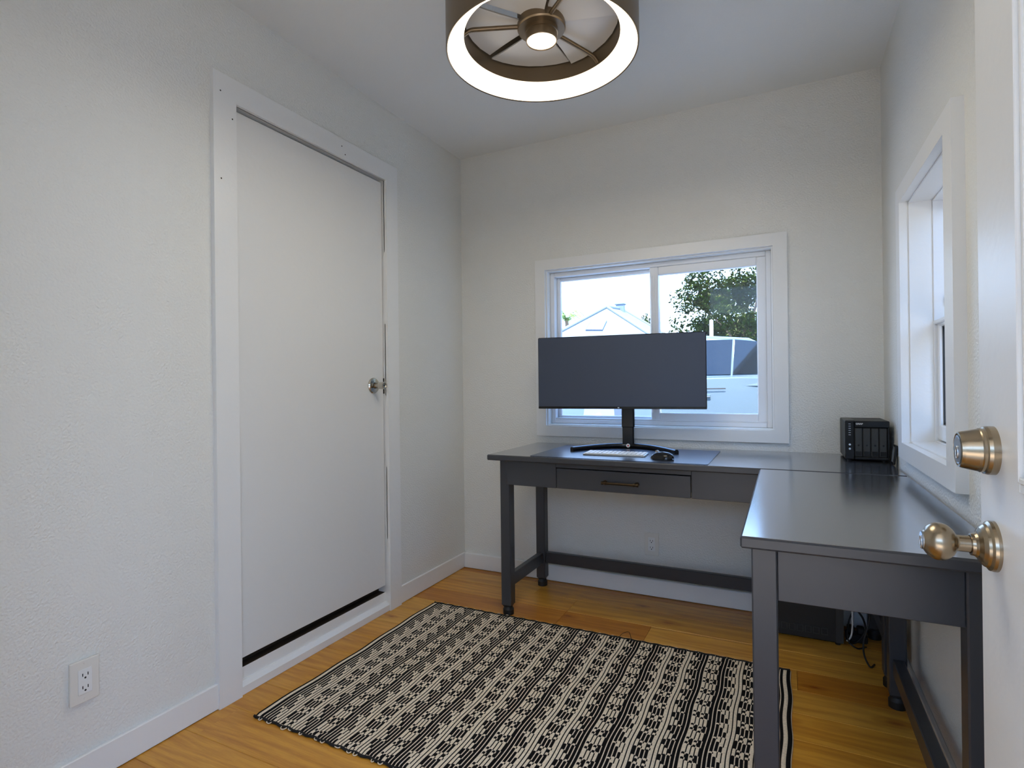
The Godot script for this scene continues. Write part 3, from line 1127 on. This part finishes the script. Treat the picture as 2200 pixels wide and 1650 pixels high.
func outlet(o: Node3D) -> void:
	# built in the plane z = 0 facing +z
	var s := new_st()
	bx(s, V(-0.0355, -0.0575, 0), V(0.0355, 0.0575, 0.0065), 0.003)
	part(o, "cover_plate", s, M.plastic, true)
	s = new_st()
	bx(s, V(-0.0168, -0.0335, 0.006), V(0.0168, 0.0335, 0.0085), 0.001)
	var face := part(o, "receptacle", s, M.white, true)
	for y in [0.018, -0.016]:
		for x in [-0.0064, 0.0064]:
			s = new_st()
			bx(s, V(x - 0.0011, y - 0.0035, 0.0083), V(x + 0.0011, y + 0.0045, 0.0088), 0)
			part(face, "slot", s, M.dark_slot, true)
		s = new_st()
		lathe(s, [Vector2(0.0026, 0), Vector2(0.0026, 0.0005), Vector2(0, 0.0005)], axis_to(Vector3.BACK, V(0, y - 0.0085, 0.0083)), 14)
		part(face, "ground_hole", s, M.dark_slot, true)
	for y in [0.048, -0.048]:
		s = new_st()
		lathe(s, [Vector2(0.0032, 0), Vector2(0.0028, 0.001), Vector2(0, 0.001)], axis_to(Vector3.BACK, V(0, y, 0.0064)), 14)
		part(o, "screw", s, M.plastic, true)

func build_outlets() -> void:
	var a := thing("wall_outlet", "white wall outlet on its box, left of the closet door", "outlet", V(0, 0.289, 2.023), "white wall outlets")
	a.rotation.y = PI / 2
	outlet(a)
	var s := new_st()
	bx(s, V(-0.034, -0.056, -0.0), V(0.034, 0.056, 0.007), 0.001)
	for c in a.get_children():
		c.position.z += 0.006
	part(a, "box_edge", s, M.plastic, true)
	var b := thing("wall_outlet", "white wall outlet under the desk on the end wall", "outlet", V(1.115, 0.2605, 0), "white wall outlets")
	outlet(b)

func build_under_desk() -> void:
	# computer case standing behind the return desk
	var t := thing("computer_tower", "black computer case with a row of square vents on the floor under the desk", "computer", V(1.78, 0, 0.16))
	var s := new_st()
	bx(s, V(1.60, 0.008, 0.128), V(1.94, 0.40, 0.236), 0.004)
	part(t, "case", s, M.tower)
	s = new_st()
	bx(s, V(1.912, 0.010, 0.2355), V(1.94, 0.398, 0.240), 0.002)
	part(t, "front_edge", s, M.grille)
	for i in 9:
		for r in 1:
			s = new_st()
			frame_z(s, 1.62 + i * 0.030, 1.644 + i * 0.030, 0.034, 0.062, 0.0025, 0.2355, 0.239, 0)
			part(t, "vent", s, M.grille)
	for q in [V(1.62, 0, 0.14), V(1.92, 0, 0.14), V(1.62, 0, 0.225), V(1.92, 0, 0.225)]:
		s = new_st()
		lathe(s, [Vector2(0.0, 0.009), Vector2(0.010, 0.009), Vector2(0.010, 0.0), Vector2(0, 0)], Transform3D(Basis(), q), 12)
		part(t, "foot", s, M.rubber)
	s = new_st()
	tube(s, curve([V(1.985, 0.60, 0.21), V(1.975, 0.40, 0.22), V(1.97, 0.22, 0.225), V(1.972, 0.10, 0.23), V(1.966, 0.045, 0.235), V(1.952, 0.02, 0.225)], 6), 0.0032, 8)
	one("charging_cable", s, M.white, "thin white cable hanging beside the computer case", "cord")
	s = new_st()
	tube(s, curve([V(1.958, 0.30, 0.18), V(1.975, 0.20, 0.20), V(1.99, 0.15, 0.21), V(2.012, 0.11, 0.20), V(2.02, 0.06, 0.19), V(1.99, 0.012, 0.20), V(1.96, 0.006, 0.21)], 6), 0.0038, 8)
	one("black_cord", s, M.rubber, "black cord looping behind the thin white cable", "cord")
	s = new_st()
	tube(s, curve([V(2.015, 0.30, 0.16), V(1.985, 0.16, 0.18), V(1.96, 0.08, 0.20), V(1.955, 0.03, 0.24), V(1.985, 0.006, 0.25), V(2.02, 0.005, 0.22)], 6), 0.003, 8)
	one("black_cord", s, M.rubber, "slim black cord curling on the floor next to the computer case", "cord")
	s = new_st()
	tube(s, curve([V(2.03, 0.22, 0.30), V(2.02, 0.14, 0.31), V(2.0, 0.07, 0.33), V(1.998, 0.03, 0.36), V(2.012, 0.006, 0.40), V(2.03, 0.005, 0.37)], 6), 0.0034, 8)
	one("black_cord", s, M.rubber, "black cord dropping to the floor beside the desk legs", "cord")
	var b := thing("power_strip", "black power strip lying on the floor below the cords", "power strip", V(1.99, 0, 0.165))
	s = new_st()
	bx(s, V(1.952, 0.001, 0.135), V(2.030, 0.034, 0.185), 0.004)
	part(b, "body", s, M.black)
	for i in 2:
		s = new_st()
		bx(s, V(1.958 + i * 0.035, 0.034, 0.145), V(1.984 + i * 0.035, 0.062, 0.178), 0.004)
		part(b, "plug", s, M.rubber)

# ------------------------------------------------------------------ outdoors
func leaf_mesh(n: int, centre: Vector3, rad: Vector3, size: float, seed_: int) -> SurfaceTool:
	var g := RandomNumberGenerator.new()
	g.seed = seed_
	var s := new_st()
	var clumps := []
	for i in 60:
		var d := V(g.randfn(), g.randfn(), g.randfn()).normalized() * pow(g.randf(), 0.33)
		clumps.append([centre + d * rad * 0.86, g.randf_range(0.16, 0.30)])
	for i in n:
		var q: Array = clumps[g.randi() % clumps.size()]
		var d := V(g.randfn(), g.randfn(), g.randfn()).normalized()
		var p: Vector3 = q[0] + d * rad * q[1] * g.randf_range(0.7, 1.05)
		var nn := (d + V(g.randfn(), g.randfn() + 0.6, g.randfn()) * 0.5).normalized()
		var t := nn.cross(V(g.randfn(), g.randfn(), g.randfn())).normalized()
		var u := nn.cross(t)
		var l := size * g.randf_range(0.6, 1.2)
		var w := l * 0.42
		var col := Color(0.75, 0.85, 0.7).lerp(Color(1.0, 1.0, 0.75), g.randf())
		if g.randf() < 0.02:
			col = Color(1.0, 0.75, 0.45)
		var v := [p - t * l, p - u * w + nn * l * 0.15, p + t * l, p + u * w + nn * l * 0.15]
		for k in [[0, 1, 2], [0, 2, 3]]:
			for j in k:
				s.set_normal(nn)
				s.set_color(col)
				s.set_uv(Vector2.ZERO)
				s.add_vertex(v[j])
	return s

func build_outdoors() -> void:
	var s := new_st()
	bx(s, V(-60, -0.3, -80), V(60, -0.11, 40), 0)
	one("ground", s, M.concrete, "pale concrete ground outside the window", "ground", "structure")
	# covered porch outside the doorway
	var po := thing("porch", "covered porch outside the entry doorway", "porch", V(1.0, -0.11, 4.2))
	box_part(po, "porch_roof", V(-1.6, 2.45, 2.9), V(3.4, 2.6, 5.6), M.house, 0)
	box_part(po, "fence", V(-6.0, -0.11, 8.5), V(8.0, 2.4, 8.6), M.siding, 0)
	for x in [-1.5, 3.3]:
		box_part(po, "post", V(x - 0.06, -0.11, 5.4), V(x + 0.06, 2.45, 5.52), M.house, 0.005)
	box_part(po, "patio", V(-6.0, -0.11, 2.9), V(8.0, -0.06, 8.5), M.patio, 0.005)
	# neighbouring wall beyond the sash window: upright boards
	var f := thing("boarded_wall", "grey-beige upright boards close outside the narrow sash window", "wall", V(3.0, -0.11, -2.8))
	box_part(f, "eave", V(2.62, 3.0, -7.4), V(3.2, 3.1, 1.8), M.siding, 0.005)
	box_part(f, "backing", V(2.98, -0.11, -7.2), V(3.1, 3.0, 1.6), M.siding, 0)
	for i in 56:
		box_part(f, "board", V(2.955, -0.1, -7.18 + i * 0.155), V(2.98, 2.99, -7.04 + i * 0.155), M.siding, 0.004)
	build_car()
	# house across the street
	var a := V(-4.57, 4.11, -18.54)
	var fl := V(-6.66, 2.30, -15.29)
	var fr := V(-1.66, 2.12, -17.74)
	var bk := V(-5.06, 4.54, -22.75)
	var br := V(-1.76, 2.36, -23.26)
	var bl := V(-8.6, 2.36, -21.5)
	var h := thing("grey_roofed_house", "house across the street with a pale grey hipped roof and skylight", "house", V(-4.6, -0.11, -19.5))
	s = new_st()
	poly(s, [a, fl, fr], (fl - a).cross(fr - a).normalized() * (1.0 if (fl - a).cross(fr - a).y > 0 else -1.0))
	poly(s, [a, fr, br, bk], ((fr - a).cross(br - a)).normalized() * (1.0 if (fr - a).cross(br - a).y > 0 else -1.0))
	poly(s, [a, bk, bl, fl], V(-0.6, 0.8, 0.1).normalized())
	poly(s, [bk, br, bl], V(0, 0.7, -0.7).normalized())
	poly(s, [fl, fr, br, bl], Vector3.DOWN)
	var roof := part(h, "roof", s, M.roof)
	var up := (fl - a).cross(fr - a).normalized()
	up = up if up.y > 0 else -up
	s = new_st()
	var q := [V(-4.97, 3.08, -17.11), V(-4.41, 3.07, -17.40), V(-4.38, 3.46, -17.88), V(-4.90, 3.43, -17.56)]
	prism(s, q, up * 0.06)
	var sk := part(roof, "skylight_kerb", s, mat(Color(0.30, 0.36, 0.45), 0.5))
	s = new_st()
	var mid: Vector3 = (q[0] + q[1] + q[2] + q[3]) / 4.0
	var inner := []
	for v in q:
		inner.append(v.lerp(mid, 0.1) + up * 0.055)
	prism(s, inner, up * 0.02)
	part(sk, "skylight_pane", s, mat(Color(0.92, 0.95, 0.97), 0.1))
	s = new_st()
	for e in [[a, fl], [a, fr], [a, bk], [bk, br]]:
		tube(s, [e[0] + V(0, 0.02, 0), e[1] + V(0, 0.02, 0)], 0.07, 6)
	part(roof, "ridge_caps", s, M.roof)
	s = new_st()
	bx(s, V(-5.05, 4.1, -21.9), V(-4.7, 4.62, -21.6), 0.01)
	bx(s, V(-5.1, 4.62, -21.95), V(-4.65, 4.68, -21.55), 0.01)
	part(roof, "flue", s, mat(Color(0.33, 0.40, 0.50), 0.6))
	s = new_st()
	prism(s, [V(-6.4, -0.11, -15.7), V(-1.95, -0.11, -17.95), V(-2.0, -0.11, -23.0), V(-8.2, -0.11, -21.3)], V(0, 2.4, 0))
	part(h, "wall", s, M.house)
	# house behind the tree
	h = thing("pale_roofed_house", "pale roof edge rising behind the parked car", "house", V(3.3, -0.11, -14.4))
	s = new_st()
	prism(s, [V(0.75, 2.20, -12.3), V(3.3, 3.22, -12.3), V(5.9, 2.20, -12.3), V(5.9, 2.05, -12.3), V(3.3, 3.05, -12.3), V(0.75, 2.05, -12.3)], V(0.9, 0, -4.5))
	part(h, "roof", s, M.roof)
	s = new_st()
	prism(s, [V(1.1, -0.11, -12.5), V(5.5, -0.11, -12.5), V(5.5, 2.1, -12.5), V(3.3, 3.0, -12.5), V(1.1, 2.1, -12.5)], V(0.8, 0, -4.0))
	part(h, "wall", s, M.house)
	# trees
	tree("leafy_tree", "large leafy green tree filling the window above the parked car", V(0.95, -0.11, -10.9), V(0.95, 2.75, -10.9), V(1.75, 1.22, 1.3), 20000, 0.055, 71, 0.16)
	tree("distant_tree", "small distant treetop beyond the grey roof", V(-5.1, -0.11, -28.3), V(-5.1, 4.4, -28.3), V(0.7, 0.62, 0.7), 500, 0.09, 72, 0.08)
	palm(V(-9.85, -0.11, -28.2), 4.95)
	# white post in front of the tree
	s = new_st()
	lathe(s, [Vector2(0.045, 0), Vector2(0.035, 2.45), Vector2(0, 2.47)], Transform3D(Basis(), V(0.41, -0.11, -9.0)), 12)
	one("white_post", s, M.white, "slim white post standing before the leafy tree", "post")
	# tapered bin just outside
	var b := thing("tapered_bin", "grey-blue tapered outdoor object showing below the monitor through the window", "bin", V(0.12, -0.11, -2.47))
	s = new_st()
	var loops := []
	for e in [[0.0, 0.24], [0.35, 0.215], [0.84, 0.16], [0.95, 0.148], [1.06, 0.135]]:
		var w: float = e[1]
		loops.append([V(-w, e[0], -w), V(w, e[0], -w), V(w, e[0], w), V(-w, e[0], w)])
	for i in loops.size() - 1:
		for k in 4:
			var j := (k + 1) % 4
			var m: Vector3 = (loops[i][k] + loops[i][j]) / 2.0
			poly(s, [loops[i][k], loops[i][j], loops[i + 1][j], loops[i + 1][k]], V(m.x, 0.05, m.z).normalized())
	poly(s, loops[-1], Vector3.UP)
	part(b, "body", s, M.bin, true)
	s = new_st()
	lathe(s, [Vector2(0.028, 0.0), Vector2(0.028, 0.012), Vector2(0.018, 0.014), Vector2(0.0, 0.014)], axis_to(V(0, 0.1, 1), V(0.0, 0.885, 0.155)), 20)
	part(b, "round_mark", s, M.white, true)

func tree(called: String, label: String, base: Vector3, crown: Vector3, rad: Vector3, n: int, size: float, seed_: int, tr: float) -> void:
	var t := thing(called, label, "tree", base)
	var s := new_st()
	var g := RandomNumberGenerator.new()
	g.seed = seed_
	tube(s, curve([base, base.lerp(crown, 0.45) + V(tr * 0.6, 0, 0), crown + V(0, -rad.y * 0.3, 0)], 4), tr * 0.6, 8)
	for i in 7:
		var d := V(g.randfn(), absf(g.randfn()) * 0.6 + 0.2, g.randfn()).normalized()
		var from := base.lerp(crown, g.randf_range(0.55, 0.8))
		tube(s, curve([from, from.lerp(crown + d * rad * 0.6, 0.5) + V(0, 0.1, 0), crown + d * rad * 0.8], 3), tr * 0.2, 5)
	part(t, "trunk", s, M.bark)
	var c := part(t, "foliage", leaf_mesh(n, crown, rad, size, seed_ + 1), M.leaf)
	c.set_meta("kind", "stuff")

func palm(base: Vector3, top: float) -> void:
	var t := thing("palm_tree", "palm tree with drooping fronds at the edge of the grey roof", "palm", base)
	var s := new_st()
	var c := V(base.x, top, base.z)
	tube(s, [base, base.lerp(c, 0.5) + V(0.08, 0, 0), c], 0.12, 8)
	part(t, "trunk", s, M.bark)
	var g := RandomNumberGenerator.new()
	g.seed = 9
	for k in 18:
		var a := TAU * k / 18.0 + g.randf() * 0.2
		var d := V(cos(a), 0, sin(a))
		var rise := g.randf_range(0.0, 0.5)
		var spine := curve([c, c + d * 0.45 + V(0, 0.22 + rise * 0.8, 0), c + d * 0.9 + V(0, 0.04 + rise * 0.8, 0), c + d * 1.2 + V(0, -0.5 + rise * 0.6, 0)], 5)
		s = new_st()
		for i in spine.size():
			var f := float(i) / (spine.size() - 1)
			for side in [-1.0, 1.0]:
				var o: Vector3 = d.cross(Vector3.UP) * side
				var l := 0.34 * (1.05 - f)
				var tip: Vector3 = spine[i] + o * l + d * 0.15 + V(0, -0.16, 0)
				var wv := d * 0.05
				for v in [spine[i] - wv, spine[i] + wv, tip]:
					s.set_normal(Vector3.UP)
					s.set_color(Color(0.9, 1.0, 0.7))
					s.add_vertex(v)
		part(t, "frond", s, M.leaf)

func build_car() -> void:
	var o := thing("parked_car", "silver-blue estate car parked outside beyond the monitor", "car", V(-0.62, -0.11, -4.68))
	o.rotation.y = atan2(0.31, 0.95)
	# lower body
	var s := new_st()
	var loops := []
	for q in [[-2.36, 0.50, 0.78, 0.60], [-2.28, 0.38, 0.92, 0.80], [-2.0, 0.32, 1.00, 0.88], [-1.2, 0.30, 1.09, 0.92], [-0.8, 0.30, 1.20, 0.92], [0.6, 0.30, 1.25, 0.93], [1.7, 0.32, 1.27, 0.92], [2.15, 0.36, 1.25, 0.88], [2.33, 0.42, 1.18, 0.82], [2.38, 0.50, 0.95, 0.74]]:
		var x: float = q[0]
		var b: float = q[1]
		var t: float = q[2]
		var w: float = q[3]
		var row := []
		for e in [[0.0, b], [w - 0.14, b], [w - 0.04, b + 0.05], [w, b + 0.18], [w + 0.01, b + 0.42], [w, t - 0.22], [w - 0.05, t - 0.15], [w - 0.04, t - 0.03], [w - 0.08, t], [0.0, t + 0.03]]:
			row.append(V(x, e[1], e[0]))
		var full := row.duplicate()
		for i in range(row.size() - 2, 0, -1):
			full.append(V(row[i].x, row[i].y, -row[i].z))
		loops.append(full)
	loft(s, loops, true)
	part(o, "body", s, M.paint, true)
	# cabin
	s = new_st()
	loops = []
	for q in [[-0.98, 1.16], [-0.62, 1.42], [-0.2, 1.70], [0.35, 1.79], [1.35, 1.80], [1.85, 1.76], [2.05, 1.66], [2.27, 1.22]]:
		var x: float = q[0]
		var r: float = q[1]
		var k := clampf((r - 1.16) / 0.64, 0.02, 1.0)
		var w := lerpf(0.86, 0.68, k)
		var row := [V(x, 1.15, 0.87), V(x, lerpf(1.15, r - 0.05, 0.5), lerpf(0.87, w, 0.5)), V(x, r - 0.06, w), V(x, r - 0.015, w - 0.07), V(x, r + 0.01, 0.3), V(x, r + 0.01, -0.3), V(x, r - 0.015, -w + 0.07), V(x, r - 0.06, -w), V(x, lerpf(1.15, r - 0.05, 0.5), -lerpf(0.87, w, 0.5)), V(x, 1.15, -0.87)]
		loops.append(row)
	loft(s, loops)
	part(o, "cabin", s, M.paint, true)
	# side glass, a little proud of the cabin
	for q in [[[-0.78, 1.26], [0.02, 1.27], [0.02, 1.69], [-0.28, 1.62]], [[0.08, 1.27], [0.92, 1.28], [0.92, 1.71], [0.08, 1.70]], [[0.96, 1.28], [1.58, 1.29], [1.64, 1.72], [0.96, 1.71]], [[1.605, 1.29], [2.14, 1.30], [1.93, 1.69], [1.665, 1.72]]]:
		for sd in [1.0, -1.0]:
			var pts := []
			for e in q:
				var k: float = (e[1] - 1.15) / 0.59
				pts.append(V(e[0], e[1], sd * (lerpf(0.87, 0.685, k) + 0.006)))
			s = new_st()
			prism(s, pts, V(0, 0.004, 0.012 * sd))
			part(o, "side_window", s, M.car_glass, true)
	s = new_st()
	prism(s, [V(-0.93, 1.22, 0.74), V(-0.93, 1.22, -0.74), V(-0.27, 1.68, -0.60), V(-0.27, 1.68, 0.60)], V(-0.02, 0.03, 0))
	part(o, "windscreen", s, M.car_glass, true)
	s = new_st()
	prism(s, [V(2.26, 1.28, 0.70), V(2.26, 1.28, -0.70), V(2.07, 1.66, -0.58), V(2.07, 1.66, 0.58)], V(0.02, 0.02, 0))
	part(o, "rear_window", s, M.car_glass, true)
	for sd in [1.0, -1.0]:
		s = new_st()
		tube(s, [V(-0.75, 1.10, 0.925 * sd), V(0.6, 1.115, 0.935 * sd), V(1.5, 1.12, 0.925 * sd)], 0.007, 6)
		part(o, "door_crease", s, M.black, true)
		s = new_st()
		bx(s, V(-0.72, 1.20, 0.90 * sd - 0.09), V(-0.52, 1.34, 0.90 * sd + 0.12), 0.04)
		part(o, "door_mirror", s, M.paint, true)
		for x in [0.25, 1.12]:
			s = new_st()
			bx(s, V(x, 1.02, 0.93 * sd - 0.015), V(x + 0.2, 1.05, 0.93 * sd + 0.035), 0.01)
			part(o, "door_handle", s, M.paint, true)
		for x in [-1.46, 1.42]:
			s = new_st()
			var xf := axis_to(V(0, 0, sd), V(x, 0.355, 0.72 * sd))
			lathe(s, [Vector2(0.22, 0.0), Vector2(0.34, 0.0), Vector2(0.355, 0.03), Vector2(0.355, 0.19), Vector2(0.33, 0.225), Vector2(0.24, 0.228)], xf, 28)
			var wh := part(o, "wheel", s, M.tyre, true)
			s = new_st()
			lathe(s, [Vector2(0.24, 0.226), Vector2(0.225, 0.19), Vector2(0.08, 0.205), Vector2(0.05, 0.222), Vector2(0.0, 0.222)], xf, 28)
			part(wh, "rim", s, M.alu, true)
